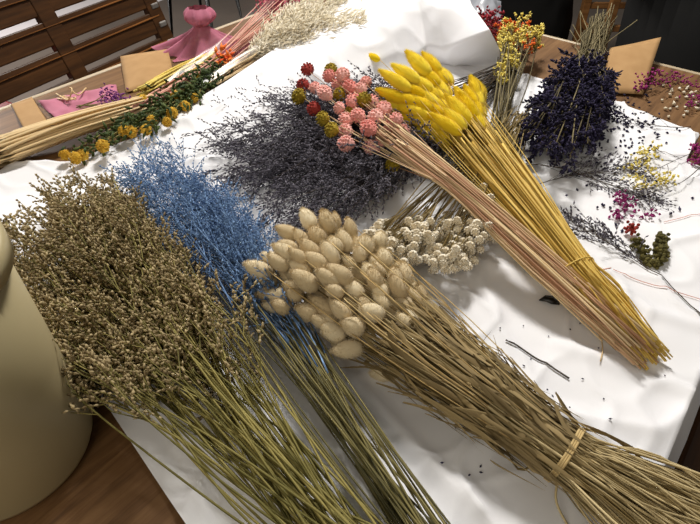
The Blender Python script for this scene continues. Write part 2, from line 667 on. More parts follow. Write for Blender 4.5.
# ------------------------------------------------------------------ bucket
BC = Vector((-.343, .292, TT))
bk = thing('bucket', BC, 'cream plastic bucket standing at the left edge of the table', 'bucket')
mb = MB()
RB, RT, HB = .0815, .081, .243
mb.lathe([(.001, .0), (RB-.01, 0), (RB-.003, .003), (RB, .010), (RB+(RT-RB)*.5, HB*.5), (RT, HB), (RT-.003, HB), (RB+(RT-RB)*.5-.003, HB*.5), (RB-.003, .012), (.001, .010)], 72)
build('body', mb, M['bucket'], bk, True)
mb = MB()
mb.lathe([(RT-.004, HB-.004), (RT-.004, HB+.004), (RT+.002, HB+.007), (RT+.007, HB+.003), (RT+.007, HB-.014), (RT+.0005, HB-.014)], 72)
build('rim', mb, M['bucket'], bk, True)
mb = MB()
mb.tube([(-.07*math.sin(t)-.022, -.088*math.cos(t), HB-.03-.07*math.sin(t)) for t in [math.pi*k/20 for k in range(21)]], .0022, 6)
o = build('handle', mb, M['handle'], bk, True)
o['label'] = 'wire carrying handle'


# ------------------------------------------------------------------ branching sprays
def spray(stem, fl, pts, r0, t0=.4, nbr=14, blen=.1, sub=4, slen=.028, flL=.0045, flW=.0018, nfl=6, twig_to=None, spread=.75, zmin=TT+.006, up=0):
    """side branches, twigs and florets along pts (base first) from share t0 up"""
    tw = twig_to or stem
    axis = (pts[-1]-pts[len(pts)//2]).normalized()
    for b in range(nbr):
        t = t0+(1-t0)*((b+random.random())/nbr)
        p = at(pts, t)
        d0 = (at(pts, min(1, t+.08))-at(pts, max(0, t-.08))).normalized()
        ang = U(0, 6.283)
        _, u, w_ = frame(d0)
        side = u*math.cos(ang)+w_*math.sin(ang)
        d = (d0+side*U(.5, 1)*spread+Vector((0, 0, up))).normalized()
        L = blen*(1.15-.75*(t-t0)/(1-t0))*U(.7, 1.2)
        q = [p, clampz(p+d*L*.5+rv(.002), zmin), clampz(p+(d+d0*.45).normalized()*L+rv(.003), zmin)]
        tw.tube(q, [r0*.55, r0*.45, r0*.3], 3, False)
        for s_ in range(sub):
            ts = U(.25, 1) if s_ else 1
            sp = at(q, ts)
            sd = (d+rv(.55)+d0*.3).normalized()
            e = clampz(sp+sd*slen*U(.6, 1.3), zmin)
            tw.tube([sp, e], [r0*.32, r0*.25], 3, False)
            sdv = (e-sp)
            for k in range(nfl):
                fp = sp.lerp(e, (k+.6)/nfl)
                fd = (sdv.normalized()+rv(.45)).normalized()
                fl.floret(fp, fd, flL*U(.7, 1.3), flW*U(.8, 1.3))


def caspia(name, label, n, base, R_base, tipf, mid_lift, mats, r0, kw, group=None, split=None, bend=Vector((0, 0, 0)), cat='dried flower bunch', twigs=True):
    """bunch > stem > blossom_spray ; tipf(i) gives each stem's tip"""
    rt = thing(name, Vector((base.x, base.y, TT)), label, cat, group)
    for i in range(n):
        tip = tipf(i)
        d = (tip-base)
        _, u, w_ = frame(d)
        a, rr = U(0, 6.283), math.sqrt(random.random())*R_base
        b = base+u*math.cos(a)*rr+w_*math.sin(a)*rr
        b = clampz(b-d.normalized()*U(0, .05))
        side = Vector((d.y, -d.x, 0)).normalized()
        m1 = clampz(b.lerp(tip, .35)+Vector((0, 0, mid_lift*U(.3, 1)))+side*U(-.012, .012)+rv(.004)+bend)
        m2 = clampz(b.lerp(tip, .7)+Vector((0, 0, mid_lift*U(.4, 1.2)))+side*U(-.018, .018)+rv(.006)+bend*.7)
        pts = spline([b, m1, m2, clampz(tip)], 13)
        st, fl = MB(), MB()
        cut = 13 if split is None else split
        rad = [r0*(1-.6*k/12) for k in range(13)]
        st.tube(pts[:cut], rad[:cut], 4)
        if cut < 13:
            fl.tube(pts[cut-1:], rad[cut-1:], 4)
        spray(st, fl, pts, r0, twig_to=fl if twigs else st, **kw)
        s = build('stem', st, M[mats[0]], rt)
        build('blossom_spray', fl, M[mats[1]], s)
    return rt


# brown caspia, front left
def tip_brown(i):
    u = ((i*.618) % 1)
    a = Vector((-32+150*u, 245-78*u**.8, 0))
    k = U(.0, .40) if i % 3 else U(0, .08)
    if u < .35 and i % 2:
        a = Vector((-12+40*u, 285+70*u, 0))
        k *= .3
    q = a.lerp(Vector((345, 535, 0)), k)
    return V(q.x+U(-8, 8), q.y+U(-8, 8), U(.02, .11)*(1-.3*k))


caspia('caspia_bunch', 'large bunch of brown beige caspia beside the cream bucket', 92, V(352, 556, .04), .036, tip_brown, .012,
       ('casp_stem', 'casp_fl'), .0013, dict(t0=.5, nbr=13, blen=.062, sub=4, slen=.026, flL=.0062, flW=.0032, nfl=6, spread=.6), twigs=False)


# blue caspia
def tip_blue(i):
    u = ((i*.618) % 1)
    a = Vector((112+125*u, 160-22*math.sin(math.pi*u)+75*u*u, 0))
    k = U(.0, .22) if i % 3 else U(0, .1)
    q = a.lerp(Vector((420, 540, 0)), k)
    return V(q.x+U(-8, 8), q.y+U(-8, 8), U(.02, .09)*(1-.3*k))


caspia('caspia_bunch', 'bunch of blue dyed caspia between the brown caspia and the fluffy beige tails', 58, V(440, 560, .03), .024, tip_blue, .01,
       ('blue_stem', 'blue_fl'), .0011, dict(t0=.58, nbr=12, blen=.066, sub=4, slen=.026, flL=.0048, flW=.0019, nfl=5, spread=.65), split=7)


# grey lavender caspia
def tip_grey(i):
    u = ((i*.618) % 1)
    a = Vector((252-45*math.sin(math.pi*u)+70*u*u, 98+132*u, 0))
    k = U(.0, .5) if i % 3 else U(0, .12)
    q = a.lerp(Vector((500, 125, 0)), k)
    return V(q.x+U(-6, 6), q.y+U(-6, 6), U(.012, .055))


caspia('caspia_bunch', 'dark grey lavender caspia bunch lying under the pink flower heads', 64, V(505, 70, .03), .02, tip_grey, .012,
       ('grey_stem', 'grey_fl'), .001, dict(t0=.36, nbr=17, blen=.1, sub=4, slen=.034, flL=.0062, flW=.0026, nfl=6, spread=.65), bend=Vector((-.01, -.06, 0)))


# ------------------------------------------------------------------ fluffy heads
def fluff_mesh(name, m, L, r, nh, hl, fwd, seed, hw=.0006):
    random.seed(seed)
    mb = MB()
    prof = []
    n, k = 14, 12
    b = 0
    for i in range(k+1):
        t = i/k
        rr = max(r*(math.sin(math.pi*(t**.85))**.55)*(1-.12*t), .0003)
        prof.append((rr, t*L))
    mb.lathe(prof, n, (0, 0, 0))
    for _ in range(nh):
        t = random.random()**.9
        a = U(0, 6.283)
        rr = r*(math.sin(math.pi*(max(t, .02)**.85))**.65)*(1-.18*t)*.92
        o_ = Vector((math.cos(a), math.sin(a), 0))
        p = o_*rr+Vector((0, 0, t*L))
        d = (o_*(1-.55*t)+Vector((0, 0, fwd+t*.45))+rv(.15)).normalized()
        h = hl*U(.6, 1.2)
        sd = d.cross(o_)
        if sd.length < 1e-5:
            continue
        sd.normalize()
        bb = len(mb.v)
        mb.v += [p-sd*hw, p+sd*hw, p+d*h]
        mb.f.append((bb, bb+1, bb+2))
    return mb.mesh(name, m)


def globe_mesh(name, m, L, r, seed):
    """strawflower-like globe built of overlapping scales"""
    random.seed(seed)
    mb = MB()
    mb.ball(Vector((0, 0, L/2)), Vector((0, 0, 1)), L, r*.92, 12, 8)
    rows_ = 7
    for i in range(rows_):
        t = (i+.4)/rows_
        rr = r*math.sin(math.pi*t)**.8
        z = t*L
        k = max(5, int(13*math.sin(math.pi*t)))
        for j in range(k):
            a = 6.283*(j+.5*(i % 2))/k+U(-.1, .1)
            o_ = Vector((math.cos(a), math.sin(a), 0))
            p = o_*rr*.93+Vector((0, 0, z))
            d = (o_*.5*(1-1.2*t)+Vector((0, 0, 1))).normalized()
            mb.floret(p, d, L*.2, r*.42)
    return mb.mesh(name, m)


bunny_m = [fluff_mesh('bunny_tail', M['bunny'], .0265*k, .0094*j, 1100, .0034, .05, 3+q, .00028) for q, (k, j) in enumerate([(1, 1), (1.12, .96), (.9, 1.05), (1.2, 1.05)])]
yellow_m = [fluff_mesh('yellow_tail', M['yellow'], .058*k, .0108*j, 1700, .0075, 1.4, 23+q, .0004) for q, (k, j) in enumerate([(1, 1), (1.15, 1.05), (.88, .95), (1.05, 1.12)])]
pink_m = [globe_mesh('pink_globe', M['pink'], .026, .0115, 41), globe_mesh('pink_globe', M['pink'], .031, .0112, 42), globe_mesh('pink_globe', M['pink'], .022, .0105, 43)]
red_m = globe_mesh('red_globe', M['redfl'], .026, .0115, 44)
olive_m = globe_mesh('olive_globe', M['olive'], .024, .0125, 45)
random.seed(77)

protos = {}


def head(me, pos, d, parent, sc=1.0, roll=None, name='flower_head', label=None):
    """a flower head: copy of the first of its kind"""
    key = me.name
    if key in protos:
        o = protos[key].copy()
    else:
        o = bpy.data.objects.new(name, me)
        protos[key] = o
    C.objects.link(o)
    o.parent = parent
    q = d.normalized().to_track_quat('Z', 'Y')
    mt = q.to_matrix().to_4x4() @ Matrix.Rotation(U(0, 6.28) if roll is None else roll, 4, 'Z')
    o.matrix_local = Matrix.Translation(pos-root_loc(parent)) @ mt @ Matrix.Scale(sc, 4)
    if label:
        o['label'] = label
    elif 'label' in o:
        del o['label']
    return o


class Bundle:
    """axis from heads (A) through the tie (T) to the cut end (B)"""

    def __init__(s, A, T, B):
        s.A, s.T, s.B = A, T, B
        s.d = (A-T).normalized()
        s.side = Vector((s.d.y, -s.d.x, 0)).normalized()
        s.up = s.side.cross(s.d).normalized()
        if s.up.z < 0:
            s.up = -s.up

    def off(s, r, th, sq=.75):
        return s.side*(r*math.cos(th))+s.up*(r*math.sin(th)*sq)


def rings(name, mb_c, bd, rad, parent, m, turns=3, r=.0014, sq=.75, wid=.006, label=None):
    mb = MB()
    pts = []
    for k in range(turns*24+1):
        a = 2*math.pi*k/24
        pts.append(clampz(mb_c+bd.off(rad*1.03, a, sq)+bd.d*(wid*(k/(turns*24)-.5)+.0015*math.sin(a*2)), TT+.004))
    mb.tube(pts, r, 5)
    o = build(name, mb, m, parent)
    if label:
        o['label'] = label
    return o


# ------------------------------------------------------------------ beige bunny tail bunch
A, T, B = V(300, 260, .064), V(566, 455, .04), V(735, 560, .04)
bd = Bundle(A, T, B)
bn = thing('bunny_tail_bunch', Vector((T.x, T.y, TT)), 'bunch of fluffy beige bunny tail grass tied with straw twine', 'dried flower bunch')
NB = 100
for i in range(NB):
    rr, th = math.sqrt((i+.5)/NB), i*2.39996
    th_ = th
    if i >= 95:
        # strays on the near side
        px, py, zz = [(342, 349, .02), (393, 373, .02), (420, 392, .025), (258, 257, .03), (244, 230, .02)][i-95]
        hp = V(px, py, zz)
    else:
        s = ((i*.7548776662) % 1)**1.02*.52
        th = -.45+((i*.5698402910) % 1)*(math.pi+.4)
        s *= 1.18-.42*max(0, th)/math.pi
        rr = U(.78, 1.02)
        prof = .068*math.sqrt(max(.05, 1-((s-.13)/.42)**2)) if s > .13 else .068*(.45+.55*math.sqrt(max(0, 1-((.13-s)/.16)**2)))
        hp = A.lerp(T, s)+bd.off(prof*rr, th, .72)+rv(.003)
        hp = clampz(hp, TT+.014)
    tp = T+bd.off(.026*rr, th)+rv(.001)
    bp = clampz(B+bd.off(.05*rr, th+.3)+bd.d*U(-.05, .05)+rv(.006), TT+.005)
    mid = hp.lerp(tp, .5)+rv(.004)
    c = spline([hp, clampz(mid), clampz(tp), clampz(tp.lerp(bp, .5)+rv(.006)), bp], 14)
    mb = MB()
    mb.tube(c, [.0006+.0005*k/13 for k in range(14)], 4)
    st = build('stem', mb, M['bunny_stem'], bn)
    hd = (bd.d*1.0+bd.off(.75*rr, th, .8)+rv(.18)).normalized()
    head(random.choice(bunny_m), hp, hd, st, U(.8, 1.12))
inner = [m_ for m_ in bunny_m]
mb = MB()
for i in range(120):
    th, rr = U(-.8, 3.6), U(.15, .82)
    s_ = U(.03, .56-.22*max(0, th)/math.pi)
    hp = clampz(A.lerp(T, s_)+bd.off((.06-.03*s_)*rr, th, .72), TT+.014)
    q = (bd.d+bd.off(.4*rr, th, .8)+rv(.2)).normalized().to_track_quat('Z', 'Y').to_matrix()
    me_ = bunny_m[i % 4]
    b_ = len(mb.v)
    mb.v += [q @ v_.co+hp for v_ in me_.vertices]
    mb.f += [tuple(b_+x_ for x_ in p_.vertices) for p_ in me_.polygons]
for i in range(12):
    th = U(.3, 2.6)
    a0, a1 = U(.02, .4), U(.6, .9)
    m2 = MB()
    m2.tube(spline([clampz(A.lerp(T, a0)+bd.off(.078, th, .78)), clampz(A.lerp(T, (a0+a1)/2)+bd.off(.062, th+.1, .8)), clampz(A.lerp(T, a1)+bd.off(.036, th+.15, .8))], 8), .0007, 4)
    build('loose_straw', m2, M['twine'], bn)
o = build('flower_heads', mb, M['bunny'], bn)
o['kind'] = 'stuff'
mb = MB()
for i in range(170):
    th, rr = U(-.5, 3.7), U(.75, 1.1)
    s0 = U(.42, 1.0)
    wd = .06*(1-s0)+.032*s0
    a_ = A.lerp(T, s0)+bd.off(wd*rr, th)
    L = U(.03, .09)
    mb.ribbon(spline([clampz(a_-bd.d*L*.5+rv(.002)), clampz(a_+rv(.003)), clampz(a_+bd.d*L*.5+bd.off(U(-.003, .012), th)+rv(.006))], 6), U(.002, .006), bd.off(1, th+1.57), U(.1, .8))
build('leaves', mb, M['bunny_leaf'], bn)['kind'] = 'stuff'
# extra straw stems and leaf blades filling the bundle
for i in range(96):
    th, rr = U(-.5, 3.7), U(.8, 1.08)
    s0 = U(.45, .98)
    p0 = A.lerp(T, s0)
    wd = .062*(1-s0)+.034*s0
    a_ = clampz(p0+bd.off(wd*rr*1.05, th))
    L = U(.05, .12)
    ctr = [a_-bd.d*L*.5, a_+rv(.004), a_+bd.d*L*.5+bd.off(U(-.002, .014), th)+rv(.006)]
    mb = MB()
    mb.ribbon(spline([clampz(q) for q in ctr], 7), U(.003, .0065), bd.off(1, th+1.57), U(.1, .7))
    build('leaf', mb, M['bunny_leaf'], bn)
mb = MB()
for i in range(150):
    th, rr = U(0, 6.283), math.sqrt(random.random())
    p0 = clampz(A.lerp(T, U(.42, .7))+bd.off(.036*rr, th))
    tp = clampz(T+bd.off(.029*rr, th))
    bp = clampz(B+bd.off(.06*rr, th+U(-.4, .4))+bd.d*U(-.09, .04)+rv(.006), TT+.005)
    mb.tube(spline([p0, p0.lerp(tp, .5)+rv(.003), tp, clampz(tp.lerp(bp, .5)+rv(.005)), bp], 10), U(.0007, .0016), 4)
o = build('straw', mb, M['bunny_stem'], bn)
o['kind'] = 'stuff'
tw_ = rings('twine_tie', T, bd, .0295, bn, M['twine'], 3, .0013, .8, .006, 'straw twine wound around the stems')
for (pp, nm) in (([(548, 452, .03), (520, 470, .02), (500, 440, .008), (470, 420, .006)], 'a'), ([(560, 470, .03), (556, 500, .02), (570, 530, .006)], 'b')):
    mb = MB()
    mb.tube(spline([V(*q) for q in pp], 12), .0011, 4)
    build('loose_straw', mb, M['bunny_stem'], bn)
for pp in ([(600, 430, .05), (578, 428, .05), (612, 438, .045), (655, 470, .03)], [(566, 418, .055), (600, 432, .045), (640, 452, .02)], [(492, 330, .06), (482, 345, .075), (495, 365, .065), (520, 392, .06)]):
    mb = MB()
    mb.ribbon(spline([V(*q) for q in pp], 12), .004, Vector((0, 0, 1)), .3)
    build('leaf', mb, M['bunny_leaf'], bn)

# ------------------------------------------------------------------ yellow bunch
A, T, B = V(434, 88, .095), V(575, 266, .05), V(644, 350, .02)
bd = Bundle(A, T, B)
yb = thing('yellow_tail_bunch', Vector((T.x, T.y, TT)), 'bunch of bright yellow dyed fluffy tails lying on the white paper', 'dried flower bunch')
NY = 96
for i in range(NY):
    rr, th = math.sqrt((i+.5)/NY), i*2.39996
    s = ((i*.7548776662) % 1)*.36+.03*rr
    hp = clampz(A.lerp(T, s)+bd.off((.082-.12*s)*rr, th, .6), TT+.03)
    hd = (bd.d+bd.off(.6*rr, th, .6)-bd.side*.2+Vector((0, 0, -.1))+rv(.06)).normalized()
    if i == NY-1:
        hp, hd = V(380, 60, .05), (V(360, 54, .05)-V(384, 63, .05)).normalized()
    tp = T+bd.off(.021*rr, th)
    bp = clampz(B+bd.off(.02*rr, th)+bd.d*U(-.02, .035)+rv(.002), TT+.006)
    c = spline([hp, clampz(hp.lerp(tp, .45)+rv(.003)), clampz(tp), clampz(tp.lerp(bp, .5)+rv(.002)), bp], 14)
    mb = MB()
    mb.tube(c, [.0007+.0007*k/13 for k in range(14)], 4)
    st = build('stem', mb, M['yellow_stem'], yb)
    head(random.choice(yellow_m), hp, hd, st, U(.62, .72) if i == NY-1 else U(.8, 1.05))
mb = MB()
for i in range(110):
    th, rr = U(0, 6.283), math.sqrt(random.random())
    p0 = clampz(A.lerp(T, U(.25, .5))+bd.off(.042*rr, th))
    tp = clampz(T+bd.off(.023*rr, th))
    bp = clampz(B+bd.off(.021*rr, th+U(-.3, .3))+bd.d*U(-.02, .04)+rv(.002), TT+.006)
    mb.tube(spline([p0, p0.lerp(tp, .5)+rv(.002), tp, tp.lerp(bp, .5)+rv(.003), bp], 10), U(.001, .0023), 4)
build('straw', mb, M['yellow_stem'], yb)['kind'] = 'stuff'
rings('straw_tie', T.lerp(B, .02), bd, .0235, yb, M['yellow_stem'], 1, .0009, .75, .004)

# ------------------------------------------------------------------ pink bunch
A, T, B = V(360, 112, .1), V(462, 190, .082), V(644, 354, .025)
bd = Bundle(A, T, B)
pk = thing('pink_globe_bunch', Vector((T.x, T.y, TT)), 'bunch of pink globe flowers with a few red and olive heads, straw stems', 'dried flower bunch')
HP = [('r', 308, 70), ('r', 304, 86), ('r', 315, 109), ('o', 300, 97), ('o', 331, 70), ('o', 323, 119), ('o', 332, 130), ('o', 341, 95), ('o', 364, 100),
      ('p', 329, 76), ('p', 337, 84), ('p', 315, 88), ('p', 327, 95), ('p', 351, 88), ('p', 361, 89), ('p', 354, 103), ('p', 348, 120), ('p', 360, 117), ('p', 371, 130), ('p', 347, 132),
      ('p', 348, 144), ('p', 374, 148), ('p', 382, 141), ('p', 387, 134), ('p', 396, 120), ('p', 404, 133), ('p', 384, 110), ('p', 372, 103), ('p', 377, 118), ('p', 366, 82), ('p', 343, 76), ('o', 352, 112), ('p', 339, 108), ('p', 391, 127), ('o', 393, 165)]
for i, (k, px, py) in enumerate(HP):
    zz = .105-.03*max(0, (py-100)/50)+U(-.012, .012)
    if k == 'r' or px < 305:
        zz = .085
    hp = V(px, py, zz)
    rel = hp-A.lerp(T, .12)
    o1, o2 = rel.dot(bd.side)/.06, rel.dot(bd.up)/.06
    tp = T+bd.side*o1*.011+bd.up*o2*.010
    bp = clampz(B+bd.side*o1*.014+bd.up*o2*.01+bd.d*U(-.015, .03)+rv(.003), TT+.006)
    hd = (bd.d+bd.side*o1*.45+bd.up*o2*.35+rv(.15)).normalized()
    hb = hp-hd*.012
    c = spline([hb, clampz(hb.lerp(tp, .5)+rv(.003)), clampz(tp), clampz(tp.lerp(bp, .5)+rv(.002)), bp], 14)
    mb = MB()
    mb.tube(c, [.0007+.0007*q/13 for q in range(14)], 4)
    st = build('stem', mb, M['pink_stem'], pk)
    me = red_m if k == 'r' else olive_m if k == 'o' else random.choice(pink_m)
    head(me, hb, hd, st, U(.9, 1.08), label={'r': 'brick red globe flower head', 'o': 'mustard olive globe flower head'}.get(k))
mb = MB()
for i in range(90):
    th, rr = U(0, 6.283), math.sqrt(random.random())
    p0 = clampz(A.lerp(T, U(.15, .5))+bd.off(.021*rr, th))
    tp = clampz(T+bd.off(.017*rr, th))
    bp = clampz(B+bd.off(.017*rr, th+U(-.4, .4))+bd.d*U(-.01, .05)+rv(.003), TT+.006)
    mb.tube(spline([p0, p0.lerp(tp, .5)+rv(.002), tp, tp.lerp(bp, .5)+rv(.003), bp], 10), U(.0008, .0018), 4)
build('straw', mb, M['pink_stem'], pk)['kind'] = 'stuff'

# ------------------------------------------------------------------ cream bud bunch
B = V(520, 120, .03)
wb = thing('cream_bud_bunch', Vector((B.x, B.y, TT)), 'bunch of small cream white button buds under the pink and yellow stems', 'dried flower bunch')
for i in range(64):
    u = ((i*.618) % 1)
    px = 368+142*u
    py = 243+14*math.sin(math.pi*u)-34*max(0, u-.72)/.28-U(0, 52)*(.35+.65*u)
    tip = V(px+U(-5, 5), py, U(.02, .06))
    b = clampz(B+rv(.012))
    st, fl = MB(), MB()
    c = spline([b, clampz(b.lerp(tip, .55)+Vector((0, 0, .015))+rv(.006)), tip], 9)
    st.tube(c, .0009, 4)
    d = (c[-1]-c[-2]).normalized()
    for k in range(random.choice((6, 8, 9))):
        q = clampz(tip+d*U(0, .016)+rv(.0085), TT+.008)
        st.tube([at(c, .9), q], .0005, 3, False)
        e = (q-at(c, .8)).normalized()
        r = U(.0042, .0058)
        fl.ball(q, e, r*1.9, r, 8, 5, .08)
        for j in range(9):
            a = 6.283*j/9
            _, uu, ww = frame(e)
            o_ = uu*math.cos(a)+ww*math.sin(a)
            fl.floret(q+o_*r*.7, (e*1.2+o_*.5).normalized(), r*1.25, r*.75)
    s = build('stem', st, M['cream_stem'], wb)
    build('bud_cluster', fl, M['cream'], s)

# ------------------------------------------------------------------ navy purple statice bunch
B, K = V(598, 30, .035), V(590, 58, .035)
nb = thing('statice_bunch', Vector((K.x, K.y, TT)), 'navy purple statice bunch with grey green stems pointing at the table edge', 'dried flower bunch')
d_ = (V(565, 120, .04)-K).normalized()
bdn = Bundle(V(565, 120, .04), K, B)
for i in range(64):
    u = ((i*.618) % 1)
    px = 524+82*u
    py = 92+66*(.35+.65*math.sin(math.pi*(.15+.7*u)))-U(0, 62)*(.5+.5*u)
    if u > .85:
        py -= 8
    tip = V(px, py, U(.02, .085))
    kk = K+rv(.013)
    b = B+rv(.026)+(B-K)*U(-.2, .25)
    c = spline([clampz(b), clampz(kk), clampz(kk.lerp(tip, .5)+Vector((0, 0, .012))+rv(.008)), clampz(tip, TT+.012)], 12)
    st, fl = MB(), MB()
    st.tube(c, .0011, 4)
    spray(st, fl, c, .0011, t0=.52, nbr=8, blen=.036, sub=4, slen=.02, flL=.0088, flW=.0046, nfl=6, spread=.8)
    s = build('stem', st, M['navy_stem'], nb)
    build('blossom_spray', fl, M['navy'], s)
mb = MB()
for i in range(120):
    th, rr = U(0, 6.283), math.sqrt(random.random())
    e = B+bdn.off(.036*rr, th+U(-.4, .4))+(B-K)*U(-.3, .3)
    f_ = K.lerp(V(572, 105, .04), U(.2, .7))+bdn.off(.03*rr, th)
    mb.tube(spline([clampz(e), clampz(K+bdn.off(.026*rr, th)), clampz(f_)], 8), U(.0008, .0014), 4)
build('straw', mb, M['navy_stem'], nb)['kind'] = 'stuff'
rings('twine_tie', K.lerp(B, .2), bdn, .021, nb, M['navy_stem'], 2, .0012, .8, .006)

# ------------------------------------------------------------------ small yellow bunch behind
B = V(497, 140, .02)
sb = thing('yellow_statice_bunch', Vector((B.x, B.y, TT)), 'small soft yellow flower bunch on grey stems beside the navy purple statice', 'dried flower bunch')
for i in range(34):
    u = ((i*.618) % 1)
    if i % 3 == 0:
        tip = V(505+U(-4, 6), U(38, 76), U(.03, .06))
    else:
        tip = V(500+40*u, 24+10*abs(u-.4)*2+U(-6, 16), U(.04, .07))
    b = clampz(B+rv(.01))
    c = spline([b, clampz(b.lerp(tip, .5)+rv(.006)), tip], 9)
    st, fl = MB(), MB()
    st.tube(c, .0011, 4)
    d = (c[-1]-c[-2]).normalized()
    for k in range(11):
        q = tip+d*U(-.012, .012)+rv(.0075)
        st.tube([at(c, .88), q], .0005, 3, False)
        for j in range(5):
            fl.floret(q, (d*.5+rv(.7)).normalized(), .0085, .0052)
    s = build('stem', st, M['navy_stem'], sb)
    o = build('blossom_cluster', fl, M['orange' if (i % 6 == 1 and i < 30) else 'smallyel'], s)
    if i % 6 == 1 and i < 30:
        o['label'] = 'orange red blossom cluster'

# crimson bunch behind the paper
B = V(530, 52, .02)
cb = thing('crimson_flower_bunch', Vector((B.x, B.y, TT)), 'dark crimson dried flowers lying behind the raised paper corner', 'dried flower bunch')
for i in range(20):
    tip = V(478+26*random.random(), 18+22*random.random(), U(.02, .05))
    c = spline([clampz(B+rv(.008)), clampz(B.lerp(tip, .5)+rv(.006)), tip], 7)
    st, fl = MB(), MB()
    st.tube(c, .001, 4)
    for k in range(24):
        fl.floret(tip+rv(.011), rv(1).normalized(), .011, .006)
    s = build('stem', st, M['grey_stem'], cb)
    build('blossom_cluster', fl, M['crimson'], s)


# ------------------------------------------------------------------ far left bunches
def bundle(name, label, p0, p1, r0, r1, n, m, rad=.0014, jit=.006, bow=.01, mid=None):
    """n straight-ish stems as parts"""
    rt = thing(name, Vector((*p0.lerp(p1, .5)[:2], TT)), label, 'dried flower bunch')
    bd = Bundle(p1, p0.lerp(p1, .5), p0)
    sts = []
    for i in range(n):
        rr, th = math.sqrt((i+.5)/n), i*2.39996
        a = clampz(p0+bd.off(r0*rr, th, .7)+bd.d*U(-.02, .02))
        b = clampz(p1+bd.off(r1*rr, th+.2, .7)+bd.d*U(-.03, .03)+rv(jit))
        c = spline([a, clampz((a.lerp(b, .5) if mid is None else mid+bd.off((r0+r1)*.4*rr, th, .7))+Vector((0, 0, bow))+rv(jit*.5)), b], 9)
        mb = MB()
        mb.tube(c, [rad, rad*.95, rad*.9, rad*.85, rad*.8, rad*.75, rad*.7, rad*.65, rad*.6], 4)
        sts.append((build('stem', mb, M[m], rt), c))
    return rt, bd, sts


rt, bdx, _ = bundle('straw_bundle', 'pale straw stem bundle in front of the flat pink tissue', V(-10, 156, .022), V(142, 106, .026), .034, .02, 60, 'straw', .0034, .004, .004)
rt, bdx, _ = bundle('straw_bundle', 'bright yellow straw bundle in front of the larger kraft card', V(143, 91, .02), V(216, 56, .026), .015, .013, 26, 'paleyellow', .003, .003, .002)

# pink plume bunch
rt, bdp, sts = bundle('pink_plume_bunch', 'rose pink grass bunch with dusty pink tops in clear wrap', V(136, 108, .03), V(286, 7, .05), .011, .05, 40, 'rose_stem', .0018, .006, -.002, V(206, 71, .032))
for s, c in sts:
    fl = MB()
    d = (c[-1]-c[-2]).normalized()
    for k in range(60):
        q = c[-1]+d*U(-.03, .05)+rv(.009)
        fl.floret(q, (d+rv(.5)).normalized(), .012, .005)
    build('plume', fl, M['rose_fl'], s)
# small vermilion tie in the bunch
mid = V(222, 60, .045)
mb = MB()
for k in range(40):
    mb.floret(mid+rv(.01), (bdp.d+rv(.6)).normalized(), .022, .008)
o = build('blossom_cluster', mb, M['orange'], rt)
o['label'] = 'vermilion blossom cluster'
# cellophane sleeve around it
rows = []
p0, p1 = V(165, 88, .028), V(300, -8, .05)
bq = Bundle(p1, p0.lerp(p1, .5), p0)
for j in range(25):
    t = j/24
    row = []
    for i in range(49):
        a = 6.283*i/48
        r = (.026+.05*t)*(1+.12*noise.noise(Vector((math.cos(a)*3, math.sin(a)*3, t*9))))
        row.append(clampz(p0.lerp(p1, t)+bq.off(r, a, .75), TT+.003))
    rows.append(row)
mb = MB()
mb.grid(rows)
o = build('cellophane_sleeve', mb, M['cello'], rt)
o['label'] = 'clear crinkled cellophane sleeve'

# cream plume bunch
rt, bdp, sts = bundle('cream_plume_bunch', 'fluffy cream pampas plumes lying along the raised edge of the paper', V(188, 97, .02), V(262, 55, .035), .014, .02, 18, 'straw', .0022, .004, .002)
for i, (s, c) in enumerate(sts):
    fl = MB()
    e0 = c[-1]
    e1 = V(330+U(-30, 44), 12+U(-16, 18), U(.05, .095))
    pts = spline([e0, e0.lerp(e1, .5)+Vector((0, 0, .006))+rv(.004), e1], 12)
    fl.tube(pts, .0012, 3)
    d = (e1-e0).normalized()
    for k in range(620):
        t = random.random()
        q = at(pts, t)+rv(.0085*(.6+math.sin(math.pi*t)))
        fl.floret(q, (d*1.1+rv(.55)).normalized(), U(.014, .028), .0028)
    build('plume', fl, M['plume'], s)
rows = []
p0, p1 = V(195, 92, .022), V(385, -22, .06)
bq = Bundle(p1, p0.lerp(p1, .5), p0)
for j in range(25):
    t = j/24
    row = []
    for i in range(49):
        a = 6.283*i/48
        r = (.024+.06*t)*(1+.1*noise.noise(Vector((math.cos(a)*3+5, math.sin(a)*3, t*9))))
        row.append(clampz(p0.lerp(p1, t)+bq.off(r, a, .75), TT+.003))
    rows.append(row)
mb = MB()
mb.grid(rows)
o = build('cellophane_sleeve', mb, M['cello'], rt)
o['label'] = 'clear crinkled cellophane sleeve'

